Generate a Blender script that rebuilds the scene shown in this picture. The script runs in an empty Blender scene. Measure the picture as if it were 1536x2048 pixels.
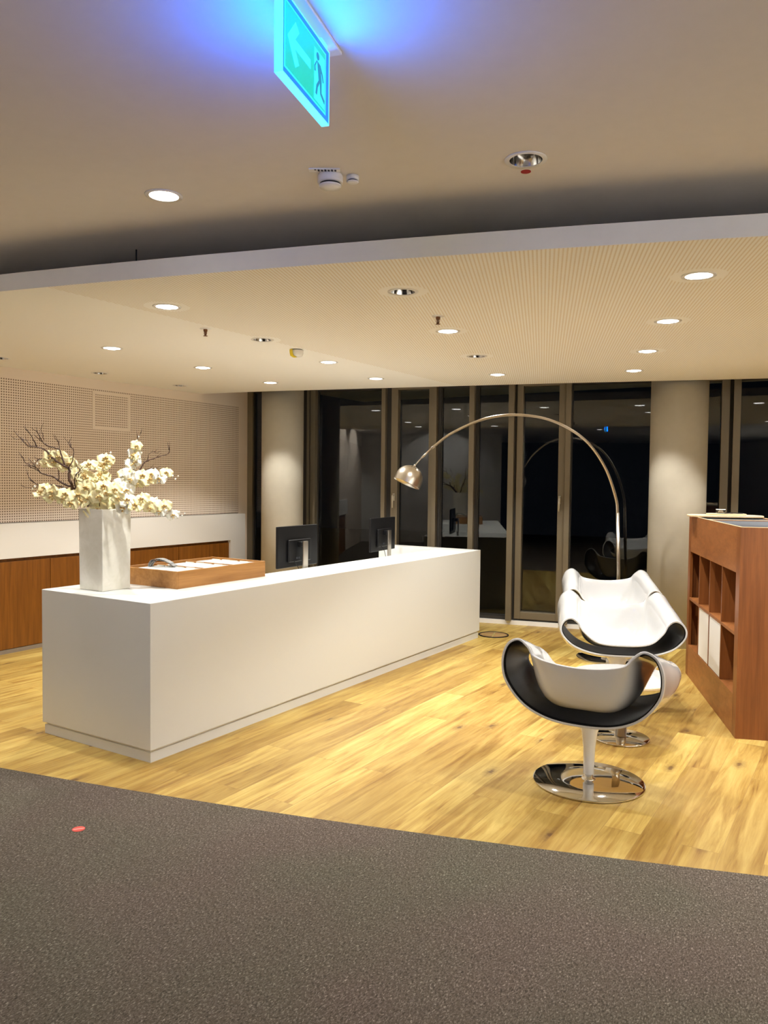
import bpy, bmesh, math, random
from mathutils import Vector, Matrix
random.seed(7)
C = bpy.context.scene.collection
PI = math.pi

# ------------------------------------------------------------------ camera
def cam_axes(yaw, pitch, roll):
    f = Vector((math.sin(yaw)*math.cos(pitch), math.cos(yaw)*math.cos(pitch), -math.sin(pitch)))
    r = Vector((math.cos(yaw), -math.sin(yaw), 0)); u = r.cross(f)
    c, s = math.cos(roll), math.sin(roll)
    return c*r+s*u, -s*r+c*u, f
cd = bpy.data.cameras.new('camera'); cam = bpy.data.objects.new('camera', cd); C.objects.link(cam)
r_, u_, f_ = cam_axes(-0.5556, 0.0397, 0.0110)
M = Matrix((r_, u_, -f_)).transposed().to_4x4(); M.translation = Vector((3.6071, -3.2041, 1.70))
cam.matrix_world = M
cd.sensor_fit = 'VERTICAL'; cd.sensor_height = 36.0; cd.sensor_width = 27.0
cd.lens = 1574.7/2048*36.0
cd.clip_start = 0.05; cd.clip_end = 100
bpy.context.scene.camera = cam

# ------------------------------------------------------------------ world, exposure
w = bpy.data.worlds.new('night'); bpy.context.scene.world = w; w.use_nodes = True
w.node_tree.nodes['Background'].inputs[0].default_value = (0.10, 0.13, 0.2, 1)
w.node_tree.nodes['Background'].inputs[1].default_value = 0.01
vs = bpy.context.scene.view_settings
vs.view_transform = 'Standard'; vs.look = 'None'; vs.gamma = 1.0; vs.use_curve_mapping = False
vs.exposure = 0.32
WARM = (1.0, 0.985, 0.94)
SOFFIT_W = 84.0        # each lit downlight in the lowered ceiling
HALL_FILL_W = 19.0          # each unseen downlight added to the hall ceiling for fill
GLOW = 9.0             # emission of the lit lenses
FILL_WASH_W = 360.0         # unseen wall washers added as fill around the viewer

# ------------------------------------------------------------------ node helpers
def mat(name, col=(.8,.8,.8), rough=.5, metal=0.0, spec=.5, emit=None, estr=0, coat=0):
    m = bpy.data.materials.new(name); m.use_nodes = True
    b = m.node_tree.nodes['Principled BSDF']
    b.inputs['Base Color'].default_value = (*col, 1); b.inputs['Roughness'].default_value = rough
    b.inputs['Metallic'].default_value = metal; b.inputs['Specular IOR Level'].default_value = spec
    if coat:
        b.inputs['Coat Weight'].default_value = coat; b.inputs['Coat Roughness'].default_value = .03
    if emit:
        b.inputs['Emission Color'].default_value = (*emit, 1); b.inputs['Emission Strength'].default_value = estr
    return m
class NT:
    def __init__(s, m): s.t = m.node_tree; s.b = s.t.nodes['Principled BSDF']
    def n(s, typ, **kw):
        nd = s.t.nodes.new(typ)
        for k, v in kw.items():
            if k[0] == '_': setattr(nd, k[1:], v)
        return nd
    def l(s, a, b): s.t.links.new(a, b)
    def math(s, op, a, b=None, c=None):
        nd = s.t.nodes.new('ShaderNodeMath'); nd.operation = op
        for i, v in enumerate((a, b, c)):
            if v is None: continue
            if isinstance(v, (int, float)): nd.inputs[i].default_value = v
            else: s.l(v, nd.inputs[i])
        return nd.outputs[0]
    def geo(s):
        return s.t.nodes.new('ShaderNodeNewGeometry').outputs['Position']
    def obj(s):
        return s.t.nodes.new('ShaderNodeTexCoord').outputs['Object']
    def mapping(s, vec, rot=(0,0,0), scale=(1,1,1), loc=(0,0,0)):
        m = s.t.nodes.new('ShaderNodeMapping'); s.l(vec, m.inputs[0])
        m.inputs['Rotation'].default_value = rot; m.inputs['Scale'].default_value = scale; m.inputs['Location'].default_value = loc
        return m.outputs[0]
    def noise(s, vec, scale, detail=3, rough=.5, dist=0):
        n = s.t.nodes.new('ShaderNodeTexNoise'); s.l(vec, n.inputs['Vector'])
        n.inputs['Scale'].default_value = scale; n.inputs['Detail'].default_value = detail
        n.inputs['Roughness'].default_value = rough; n.inputs['Distortion'].default_value = dist
        return n.outputs['Fac']
    def ramp(s, fac, stops, interp='LINEAR'):
        r = s.t.nodes.new('ShaderNodeValToRGB'); s.l(fac, r.inputs[0]); r.color_ramp.interpolation = interp
        e = r.color_ramp.elements
        while len(e) < len(stops): e.new(.5)
        for i, (p, c) in enumerate(stops):
            e[i].position = p; e[i].color = (*c, 1) if len(c) == 3 else c
        return r.outputs[0]
    def mix(s, fac, a, b, mode='MIX'):
        m = s.t.nodes.new('ShaderNodeMix'); m.data_type = 'RGBA'; m.blend_type = mode
        for sock, v in ((m.inputs[0], fac), (m.inputs[6], a), (m.inputs[7], b)):
            if isinstance(v, (int, float)): sock.default_value = v
            elif isinstance(v, tuple): sock.default_value = (*v, 1)
            else: s.l(v, sock)
        return m.outputs[2]
    def bump(s, h, strength=.2, dist=.01):
        b = s.t.nodes.new('ShaderNodeBump'); s.l(h, b.inputs['Height'])
        b.inputs['Strength'].default_value = strength; b.inputs['Distance'].default_value = dist
        s.l(b.outputs[0], s.b.inputs['Normal'])
    def color(s, c): s.l(c, s.b.inputs['Base Color'])

def plaster(name, col, amp=.03, rough=.85):
    m = mat(name, col, rough, spec=.25); t = NT(m)
    n = t.noise(t.geo(), 14, 4)
    t.color(t.mix(n, tuple(c*(1-amp) for c in col), tuple(min(1, c*(1+amp)) for c in col)))
    t.bump(t.noise(t.geo(), 120, 2), .04, .002)
    return m

def perforated(name, col, hole, pitch, rad, rot, plane, region=None, xy=(0,0), pb=None):
    """panel drilled with a square grid of small holes; plane: which world axes carry the grid"""
    m = mat(name, col, .85, spec=.2); t = NT(m)
    p = t.mapping(t.geo(), rot=(0, 0, rot))
    s = t.n('ShaderNodeSeparateXYZ'); t.l(p, s.inputs[0])
    a, b = [s.outputs[i] for i in plane]
    fa = t.math('SUBTRACT', t.math('FRACT', t.math('MULTIPLY', a, 1/pitch)), .5)
    fb = t.math('SUBTRACT', t.math('FRACT', t.math('MULTIPLY', b, 1/(pb or pitch))), .5)
    if pb: fb = t.math('MULTIPLY', fb, pb/pitch)
    d = t.math('SQRT', t.math('ADD', t.math('MULTIPLY', fa, fa), t.math('MULTIPLY', fb, fb)))
    h = t.math('LESS_THAN', d, rad/pitch)
    if region:
        for (nx, ny, c) in region:            # half planes in world x, y (or y, z): nx*x + ny*y > c
            g = t.n('ShaderNodeSeparateXYZ'); t.l(t.geo(), g.inputs[0])
            k = t.math('ADD', t.math('MULTIPLY', g.outputs[xy[0]], nx), t.math('MULTIPLY', g.outputs[xy[1]], ny))
            h = t.math('MULTIPLY', h, t.math('GREATER_THAN', k, c))
    t.color(t.mix(h, col, hole))
    return m

def wood(name, dark, light, axis, rough=.38, scale=1.0, world=True, bands=0):
    """fine straight grained veneer; axis = direction of the grain"""
    m = mat(name, light, rough, spec=.4); t = NT(m)
    sc = [22.0*scale]*3; sc[axis] = 1.3*scale
    v = t.geo() if world else t.obj()
    p = t.mapping(v, scale=tuple(sc))
    n1 = t.noise(p, 1.0, 6, .6, .6)
    sc2 = [90.0*scale]*3; sc2[axis] = 3.0*scale
    n2 = t.noise(t.mapping(v, scale=tuple(sc2)), 1.0, 3, .6)
    f = t.math('ADD', t.math('MULTIPLY', n1, .7), t.math('MULTIPLY', n2, .3))
    t.color(t.ramp(f, [(.3, dark), (.72, light)]))
    t.bump(n2, .05, .001)
    return m

# ------------------------------------------------------------------ materials
M_HALLCEIL = plaster('ceiling paint', (.78, .73, .68))
M_FASCIA = plaster('fascia paint', (.80, .79, .76))
M_WALL = plaster('wall paint', (.80, .78, .74))
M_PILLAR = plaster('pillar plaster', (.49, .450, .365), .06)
M_PLAIN = plaster('plain soffit', (.95, .925, .865), .01)
SA = math.radians(20.5)
M_SOFFIT = perforated('perforated soffit board', (.95, .925, .865), (.75, .65, .50), .0195, .0046, -SA, (0, 1), pb=.0115,
                      region=[(.985, .17, -.36), (.245, -.97, -3.6), (-.33, .944, -.50)])
M_PERFWALL = perforated('perforated wall board', (.90, .77, .64), (.26, .18, .12), .025, .0070, 0, (1, 2),
                        region=[(0, -1, -2.655), (-1, 0, -4.6)], xy=(1, 2))
M_DESK = mat('solid white worktop', (.71, .715, .69), .38, spec=.35)
M_CABWHITE = mat('white laminate', (.82, .80, .77), .5, spec=.35)
M_WHITE = mat('white enamel', (.85, .83, .80), .35)
M_PLINTH = mat('plinth shadow gap', (.25, .2, .15), .8)
M_WALNUT_V = wood('walnut veneer upright', (.18, .060, .016), (.37, .145, .045), 2)
M_WALNUT_D = wood('cabinet door veneer', (.13, .042, .005), (.29, .105, .014), 2)
M_SHELF_V = wood('shelf veneer upright', (.15, .046, .010), (.30, .105, .028), 2)
M_SHELF_H = wood('shelf veneer lengthways', (.20, .066, .016), (.38, .145, .043), 1)
M_TRAYWOOD = wood('tray veneer', (.28, .115, .026), (.50, .25, .075), 1)
M_PALEWOOD = wood('pale ply', (.66, .50, .30), (.80, .66, .44), 0)
M_CHROME = mat('polished chrome', (.75, .74, .72), .045, 1.0)
M_STEEL = mat('brushed steel', (.62, .57, .50), .28, 1.0)
M_REFL = mat('reflector', (.75, .74, .72), .12, 1.0)
M_GLOSSW = mat('white lacquer', (.60, .60, .60), .16, spec=.5, coat=.6)
M_GLOSSB = mat('black lacquer', (.002, .002, .003), .38, spec=.14)
M_GREYLEAN = mat('white lacquer stem', (.80, .79, .77), .10, spec=.5, coat=.5)
M_FRAME = mat('bronze grey aluminium', (.21, .175, .12), .42, .35)
M_FRAMEDARK = mat('dark rubber gasket', (.03, .026, .022), .6)
M_BLACK = mat('black plastic', (.008, .008, .009), .4, spec=.25)
M_DARKGREY = mat('dark grey liner', (.045, .052, .065), .6)
M_HANDLE = mat('satin handle metal', (.62, .58, .50), .4, .3)
M_RED = mat('red sticker', (.45, .02, .02), .35)
M_YELLOW = mat('yellow tape', (.85, .66, .02), .5)
M_BRASS = mat('dark brass', (.22, .10, .05), .4, .6)
M_LENS = mat('lit lens', (.9, .9, .9), .4, emit=(1, .97, .95), estr=GLOW)
M_LENS2 = mat('lit inner ring', (.9, .9, .9), .4, emit=(.86, .90, 1), estr=.70)
M_VASE = mat('pearly ceramic', (.78, .76, .67), .22, spec=.5)
t = NT(M_VASE); t.color(t.ramp(t.noise(t.geo(), 9, 5, .6, .8), [(.3, (.70, .68, .58)), (.7, (.84, .82, .74))]))
M_PETAL = mat('cream petal', (.90, .80, .46), .6, spec=.2)
M_PETAL.node_tree.nodes['Principled BSDF'].inputs['Subsurface Weight'].default_value = .08
M_PALEPETAL = mat('white petal', (.90, .88, .76), .6, spec=.2)
M_LIP = mat('orchid lip', (.62, .42, .16), .6)
M_STEMG = mat('orchid stem', (.20, .12, .05), .6)
M_BARK = mat('bare bark', (.085, .045, .03), .8)
M_PAPER = mat('white card', (.62, .62, .58), .6)
M_PAPERG = mat('grey leaflet', (.30, .30, .29), .5)

# floor boards
M_FLOOR = mat('oak boards', (.6, .4, .2), .42, spec=.35); t = NT(M_FLOOR)
g = t.geo()
sw = t.mapping(g, rot=(0, 0, PI/2), loc=(0, 0, 0))
br = t.n('ShaderNodeTexBrick'); t.l(sw, br.inputs['Vector'])
br.offset = .37; br.offset_frequency = 2; br.squash = 1
br.inputs['Scale'].default_value = 1; br.inputs['Brick Width'].default_value = 1.75; br.inputs['Row Height'].default_value = .18
br.inputs['Mortar Size'].default_value = .0012; br.inputs['Mortar Smooth'].default_value = .2
br.inputs['Color1'].default_value = (0, 0, 0, 1); br.inputs['Color2'].default_value = (1, 1, 1, 1); br.inputs['Mortar'].default_value = (.25, .25, .25, 1)
tone = br.outputs['Color']
sep = t.n('ShaderNodeSeparateXYZ'); t.l(g, sep.inputs[0])
shift = t.n('ShaderNodeCombineXYZ'); t.l(t.math('MULTIPLY', tone, 7.3), shift.inputs[0]); t.l(t.math('MULTIPLY', tone, 13.1), shift.inputs[1])
add = t.n('ShaderNodeVectorMath'); add.operation = 'ADD'; t.l(g, add.inputs[0]); t.l(shift.outputs[0], add.inputs[1])
gp = add.outputs[0]
grain = t.noise(t.mapping(gp, scale=(17, 1.25, 1)), 1.0, 8, .64, 1.1)
fine = t.noise(t.mapping(gp, scale=(120, 6, 1)), 1.0, 3, .6, .3)
cloud = t.noise(t.mapping(gp, scale=(3.0, 1.1, 1)), 1.0, 3)
f = t.math('ADD', t.math('MULTIPLY', grain, .60), t.math('ADD', t.math('MULTIPLY', fine, .14), t.math('MULTIPLY', cloud, .30)))
base = t.ramp(f, [(.34, (.19, .092, .020)), (.43, (.35, .205, .046)), (.52, (.47, .315, .082)), (.62, (.57, .415, .125)), (.74, (.66, .52, .185))])
tint = t.ramp(tone, [(0, (.76, .68, .58)), (.5, (.96, .93, .90)), (1, (1.18, 1.20, 1.20))])
colr = t.mix(1.0, base, tint, 'MULTIPLY')
vo = t.n('ShaderNodeTexVoronoi'); vo.voronoi_dimensions = '2D'; t.l(t.mapping(gp, scale=(2.5, 1.05, 1)), vo.inputs['Vector']); vo.inputs['Scale'].default_value = 1.0
kn = t.math('ADD', vo.outputs['Distance'], t.math('MULTIPLY', t.math('SUBTRACT', t.noise(gp, 45, 3), .5), .09))
knot = t.ramp(kn, [(.018, (1, 1, 1)), (.045, (.45, .45, .45)), (.12, (0, 0, 0))])
gate = t.n('ShaderNodeSeparateColor'); t.l(vo.outputs['Color'], gate.inputs[0])
colr = t.mix(t.math('MULTIPLY', t.math('MULTIPLY', knot, t.math('GREATER_THAN', gate.outputs[0], .52)), .85), colr, (.11, .05, .02))
colr = t.mix(t.math('MULTIPLY', br.outputs['Fac'], .55), colr, (.24, .13, .05))
t.color(colr); t.bump(fine, .05, .001)
t.l(t.math('ADD', t.math('MULTIPLY', grain, .2), .34), t.b.inputs['Roughness'])

# carpet
M_CARPET = mat('flecked carpet', (.2, .17, .14), .95, spec=.1); t = NT(M_CARPET)
g = t.geo()
n1 = t.noise(t.mapping(g, rot=(0, 0, .5), scale=(170, 85, 1)), 1.0, 3, .75, .6)
n2 = t.noise(g, 1.1, 2)
n3 = t.noise(g, 90, 3, .7)
c = t.ramp(n1, [(.30, (.042, .035, .027)), (.48, (.105, .088, .070)), (.58, (.148, .127, .104)), (.70, (.36, .32, .275))])
c = t.mix(t.ramp(n2, [(.35, (0, 0, 0)), (.65, (1, 1, 1))]), t.mix(1.0, c, (.94, 1.0, .92), 'MULTIPLY'), t.mix(1.0, c, (1.04, .97, .98), 'MULTIPLY'))
c = t.mix(.45, c, t.mix(1.0, c, t.ramp(n3, [(.3, (.7, .7, .7)), (.7, (1.35, 1.35, 1.35))]), 'MULTIPLY'))
t.color(c); t.bump(n1, .5, .004)

# glass
M_GLASS = bpy.data.materials.new('window glass'); M_GLASS.use_nodes = True; t = NT(M_GLASS)
t.b.inputs['Transmission Weight'].default_value = 1; t.b.inputs['Roughness'].default_value = 0
t.b.inputs['Base Color'].default_value = (.75, .8, .78, 1); t.b.inputs['IOR'].default_value = 1.5
M_CLEAR = bpy.data.materials.new('clear glass'); M_CLEAR.use_nodes = True; t = NT(M_CLEAR)
t.b.inputs['Transmission Weight'].default_value = 1; t.b.inputs['Roughness'].default_value = .02

# exit sign
M_SIGNEDGE = mat('lit acrylic edge', (.02, .1, .12), .3, emit=(.10, .66, 1.0), estr=1.25)
M_SIGNBODY = mat('lit acrylic sheet', (.0, .05, .1), .2, emit=(.0, .20, 1.0), estr=.95)
M_SIGNGREEN = mat('green sign field', (.0, .08, .06), .3, emit=(.0, .56, .44), estr=.95)
M_SIGNMARK = mat('pale sign marks', (.02, .1, .12), .3, emit=(.02, .66, 1.0), estr=1.15)
M_SIGNMAN = mat('dark sign figure', (.0, .05, .08), .3, emit=(.0, .20, .36), estr=1.0)

# ------------------------------------------------------------------ mesh helpers
def link_mesh(name, me, m=None, parent=None, smooth=False):
    o = bpy.data.objects.new(name, me); C.objects.link(o)
    if m: me.materials.append(m)
    if smooth:
        for p in me.polygons: p.use_smooth = True
    if parent: o.parent = parent
    return o
def obj(name, bm, m=None, parent=None, smooth=False, bevel=0, seg=2):
    bmesh.ops.recalc_face_normals(bm, faces=bm.faces)
    me = bpy.data.meshes.new(name); bm.to_mesh(me); bm.free()
    o = link_mesh(name, me, m, parent, smooth)
    if bevel:
        b = o.modifiers.new('bevel', 'BEVEL'); b.width = bevel; b.segments = seg; b.limit_method = 'ANGLE'; b.angle_limit = .6
    return o
def box(bm, x0, x1, y0, y1, z0, z1, f=None):
    vs_ = [Vector((x, y, z)) for z in (z0, z1) for (x, y) in ((x0, y0), (x1, y0), (x1, y1), (x0, y1))]
    if f: vs_ = [f(v) for v in vs_]
    v = [bm.verts.new(p) for p in vs_]
    for q in ((3, 2, 1, 0), (4, 5, 6, 7), (0, 1, 5, 4), (1, 2, 6, 5), (2, 3, 7, 6), (3, 0, 4, 7)):
        bm.faces.new([v[i] for i in q])
def prism(bm, pts, z0, z1):
    a = [bm.verts.new((x, y, z0)) for x, y in pts]; b = [bm.verts.new((x, y, z1)) for x, y in pts]
    n = len(pts)
    bm.faces.new(a[::-1]); bm.faces.new(b)
    for i in range(n): bm.faces.new([a[i], a[(i+1) % n], b[(i+1) % n], b[i]])
def lathe(bm, prof, n=40, cx=0, cy=0, close=True, T=None):
    rings = []
    for r, z in prof:
        if r < 1e-5: p = [Vector((cx, cy, z))]
        else: p = [Vector((cx+r*math.cos(2*PI*i/n), cy+r*math.sin(2*PI*i/n), z)) for i in range(n)]
        if T: p = [T @ q for q in p]
        rings.append([bm.verts.new(q) for q in p])
    for a, b in zip(rings, rings[1:]):
        for i in range(n):
            j = (i+1) % n
            if len(a) == 1 and len(b) == 1: continue
            if len(a) == 1: bm.faces.new([a[0], b[i], b[j]])
            elif len(b) == 1: bm.faces.new([a[j], a[i], b[0]])
            else: bm.faces.new([a[i], a[j], b[j], b[i]])
    if close:
        if len(rings[0]) > 1: bm.faces.new(rings[0])
        if len(rings[-1]) > 1: bm.faces.new(rings[-1])
def tube(bm, pts, rad, n=10):
    pts = [Vector(p) for p in pts]
    if not hasattr(rad, '__len__'): rad = [rad]*len(pts)
    up = Vector((0, 0, 1)); rings = []; nrm = None
    for i, p in enumerate(pts):
        d = (pts[min(i+1, len(pts)-1)]-pts[max(i-1, 0)]).normalized()
        if nrm is None:
            nrm = d.cross(up if abs(d.z) < .9 else Vector((1, 0, 0))).normalized()
        nrm = (nrm - d*nrm.dot(d)).normalized(); b = d.cross(nrm)
        rings.append([bm.verts.new(p+(nrm*math.cos(2*PI*k/n)+b*math.sin(2*PI*k/n))*rad[i]) for k in range(n)])
    for a, b in zip(rings, rings[1:]):
        for k in range(n): bm.faces.new([a[k], a[(k+1) % n], b[(k+1) % n], b[k]])
    bm.faces.new(rings[0]); bm.faces.new(rings[-1])
def catmull(pts, k=6):
    P = [Vector(p) for p in pts]; out = []
    Q = [P[0]*2-P[1]]+P+[P[-1]*2-P[-2]]
    for i in range(1, len(Q)-2):
        for j in range(k):
            t_ = j/k; a, b, c_, d = Q[i-1], Q[i], Q[i+1], Q[i+2]
            out.append(.5*((2*b)+(c_-a)*t_+(2*a-5*b+4*c_-d)*t_**2+(-a+3*b-3*c_+d)*t_**3))
    out.append(P[-1]); return out
def tag(o, label=None, cat=None, group=None, kind=None):
    if label: o['label'] = label
    if cat: o['category'] = cat
    if group: o['group'] = group
    if kind: o['kind'] = kind
    return o
def thing(name, label, cat, loc=(0, 0, 0), rz=0, group=None):
    o = bpy.data.objects.new(name, None); C.objects.link(o); o.empty_display_size = .1
    o.location = loc; o.rotation_euler = (0, 0, rz)
    return tag(o, label, cat, group)
def struct(o): o['kind'] = 'structure'; return o
def copy_tree(o, parent=None):
    c = o.copy(); C.objects.link(c)
    if parent: c.parent = parent
    for ch in list(o.children): copy_tree(ch, c)
    return c

# ------------------------------------------------------------------ room shell
XL, XR, YB = -3.5, 8.0, -11.0
ZC, ZS, ZT = 3.0, 2.75, 2.845          # hall ceiling, underside and top edge of the lowered ceiling
def edge(x): return .018*x*x+.222*x-.39  # carpet edge, the lowered ceiling's rim above it
TH = math.radians(13); Q = Vector((-.394, 5.487)); TV = Vector((math.cos(TH), math.sin(TH))); NV = Vector((math.sin(TH), -math.cos(TH)))
def F(t_, off, z): q = Q+TV*t_+NV*off; return Vector((q.x, q.y, z))      # facade coordinates, off = into the room
def Fv(v): return F(v.x, v.y, v.z)
def fx(x): return Q.y+math.tan(TH)*(x-Q.x)

xs = [XL+(XR-XL)*i/46 for i in range(47)]
bm = bmesh.new(); prism(bm, [(x, edge(x)) for x in xs]+[(XR, fx(XR)+.1), (XL, fx(XL)+.1)], -.06, 0)
struct(obj('floor', bm, M_FLOOR))
bm = bmesh.new(); prism(bm, [(XL, YB), (XR, YB)]+[(x, edge(x)) for x in reversed(xs)], -.06, .004)
struct(obj('floor', bm, M_CARPET))

LIT = [(-.096, .218), (-1.667, 1.085), (-1.808, 2.247), (-1.978, 3.429), (-.775, 3.668), (-.545, 2.52),
       (1.049, 1.737), (2.828, 1.032), (2.448, 2.111), (2.053, 3.23), (1.682, 4.277), (.451, 3.955)]
OFF = [(1.357, .594), (-.325, 1.372), (-3.029, 2.045), (-3.081, 3.177), (.759, 2.828), (-3.008, .965)]
LIT_OUT = [(4.35, 1.55), (4.0, 2.7), (3.65, 3.9), (5.6, 3.2), (-1.55, -.05), (5.9, 2.0), (3.1, 4.6)]
HALL_LIT = [(.794, -.623)]
HALL_OFF = [(2.377, -.168)]
HALL_FILL = [(-1.4, -1.2), (-1.6, -3.4), (.6, -3.0), (2.6, -4.4), (5.2, -2.2), (6.4, -.4)]  # unseen hall lamps, added to light carpet and hall ceiling
WASH = [(7.15, -5.2, 90), (7.15, -3.6, 90), (7.15, -2.0, 90), (7.15, -.4, 90), (-2.7, -4.9, -90), (-2.7, -3.0, -90), (-1.3, -5.75, 0)]  # unseen washers added to fill fascia and ceiling; the last lights the partition
def drill(o, spots, z, r=.069):
    bm = bmesh.new()
    for x, y in spots: lathe(bm, [(r, z-.05), (r, z+.078)], 32, x, y)
    k = obj('cut', bm)
    md = o.modifiers.new('b', 'BOOLEAN'); md.object = k; md.solver = 'EXACT'; md.operation = 'DIFFERENCE'
    dg = bpy.context.evaluated_depsgraph_get(); me = bpy.data.meshes.new_from_object(o.evaluated_get(dg))
    o.modifiers.clear(); o.data = me
    bpy.data.objects.remove(k, do_unlink=True)
bm = bmesh.new()
prism(bm, [(x, edge(x)) for x in xs]+[(XR, 6.85), (2.69, 5.43), (.66, 4.855), (-1.54, 4.32), (-2.66, 4.05), (XL, 3.93)], ZS, ZT)
o = obj('ceiling', bm, M_SOFFIT); o.data.materials.append(M_FASCIA)
bpy.context.view_layer.update()
drill(o, LIT+OFF+LIT_OUT, ZS)
for p in o.data.polygons:
    p.material_index = 0 if p.normal.z < -.5 else 1
struct(o)
bm = bmesh.new(); box(bm, XL-.1, XR+.1, YB-.1, fx(XR)+.3, ZC, ZC+.1)
o = obj('ceiling', bm, M_HALLCEIL); bpy.context.view_layer.update(); drill(o, HALL_LIT+HALL_OFF+HALL_FILL+[q_[:2] for q_ in WASH], ZC); struct(o)
bm = bmesh.new(); box(bm, XL-.12, XL, YB, fx(XL)-.0, -.06, ZC)
struct(obj('wall_left', bm, M_PERFWALL))
bm = bmesh.new(); box(bm, XR, XR+.12, YB, fx(XR)+.1, -.06, ZC)
struct(obj('wall_right', bm, M_WALL))
bm = bmesh.new(); box(bm, XL-.12, XR+.12, YB-.12, YB, -.06, ZC)
struct(obj('wall_back', bm, M_DARKGREY))  # dark colour stands in for the unlit depth of the hall
bm = bmesh.new(); box(bm, XL, .35, -6.7, -6.6, 0, ZC); struct(obj('wall_partition', bm, M_WALL))
bm = bmesh.new(); box(bm, -3.3, 9.0, -.12, -.0, 0, .052, Fv)
bm2 = bmesh.new(); box(bm2, -3.22, 8.6, -.10, .03, 0, .050, Fv); bm.free()
struct(obj('baseboard_windows', bm2, M_WHITE))
# heads and sills of the glazing
bm = bmesh.new(); box(bm, -3.22, 8.6, -.10, .0, 2.86, ZC, Fv); struct(obj('trim_1', bm, M_FRAME))
bm = bmesh.new(); box(bm, -3.22, 8.6, -.10, .0, .050, .085, Fv); struct(obj('trim_2', bm, M_FRAMEDARK))
wn = [0]; dn = [0]
def pane(t0, t1, z0, z1, par):
    bm = bmesh.new(); box(bm, t0, t1, -.075, -.063, z0, z1, Fv); return obj('pane', bm, M_GLASS, par)
def fixed(t0, t1, uprights):
    wn[0] += 1
    bm = bmesh.new(); e = .012
    box(bm, t0, t0+e, -.09, -.03, .085, 2.86, Fv); box(bm, t1-e, t1, -.09, -.03, .085, 2.86, Fv)
    box(bm, t0+e, t1-e, -.09, -.03, .085, .105, Fv); box(bm, t0+e, t1-e, -.09, -.03, 2.84, 2.86, Fv)
    o = struct(obj('window_%d' % wn[0], bm, M_FRAMEDARK)); pane(t0+e, t1-e, .105, 2.84, o)
    for (a, b, off, m) in uprights:
        bm = bmesh.new(); box(bm, a, b, -.09, off, .05, 2.995, Fv); obj('mullion', bm, m, o)
fixed(-3.11, -2.383, [(-3.215, -3.11, .0, M_FRAME)])
fixed(-2.183, -1.275, [(-2.383, -2.30, .02, M_FRAMEDARK), (-2.30, -2.265, .05, M_FRAME), (-2.265, -2.25, .03, M_FRAMEDARK), (-2.25, -2.183, .05, M_FRAME),
                       (-1.275, -1.225, .07, M_FRAME), (-1.225, -1.163, -.01, M_FRAMEDARK)])
fixed(-.53, -.162, [(-.616, -.568, .07, M_FRAME), (-.568, -.53, -.01, M_FRAMEDARK)])
fixed(-.07, .311, [(-.162, -.10, .07, M_FRAME), (-.10, -.07, -.01, M_FRAMEDARK)])
fixed(1.032, 2.40, [(.311, .378, .07, M_FRAME), (.378, .405, -.01, M_FRAMEDARK), (.974, 1.032, .07, M_FRAME)])
fixed(2.82, 3.95, [(2.716, 2.749, -.01, M_FRAMEDARK), (2.749, 2.82, .07, M_FRAME), (2.40, 2.44, .0, M_FRAMEDARK)])
for a in (3.95, 5.15, 6.35, 7.5):
    fixed(a+.06, a+(1.2 if a < 7 else 1.1), [(a, a+.06, .07, M_FRAME)])
def door(t0, t1, ws, hx):
    dn[0] += 1
    z0, z1 = .073, 2.905
    bm = bmesh.new()
    box(bm, t0, t0+ws[0], -.09, .02, z0, z1, Fv); box(bm, t1-ws[1], t1, -.09, .02, z0, z1, Fv)
    box(bm, t0+ws[0], t1-ws[1], -.09, .02, z0, .158, Fv); box(bm, t0+ws[0], t1-ws[1], -.09, .02, 2.832, z1, Fv)
    o = struct(obj('door_%d' % dn[0], bm, M_FRAME, bevel=.004)); pane(t0+ws[0], t1-ws[1], .158, 2.832, o)
    if hx is not None:
        bm = bmesh.new()
        box(bm, hx-.014, hx+.014, .02, .028, 1.45, 1.545, Fv)
        tube(bm, [F(hx, .028, 1.52), F(hx, .062, 1.52), F(hx, .070, 1.512), F(hx, .070, 1.365)], .0105, 12)
        obj('door_handle', bm, M_HANDLE, o, True)
door(-1.162, -.617, (.087, .060), -1.150+.03)
door(.405, .970, (.072, .078), .915)
door(2.44, 2.716, (.03, .085), None)
# free standing round pillars behind the lowered ceiling's edge
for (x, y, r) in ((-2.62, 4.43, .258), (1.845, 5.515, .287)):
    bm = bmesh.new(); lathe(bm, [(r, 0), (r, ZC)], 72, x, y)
    o = obj('trim_%d' % (3 if x < 0 else 4), bm, M_PILLAR, smooth=True); struct(o); o['label'] = 'round plastered pillar in front of the dark windows, ' + ('left' if x < 0 else 'right') + ' one'

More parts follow.
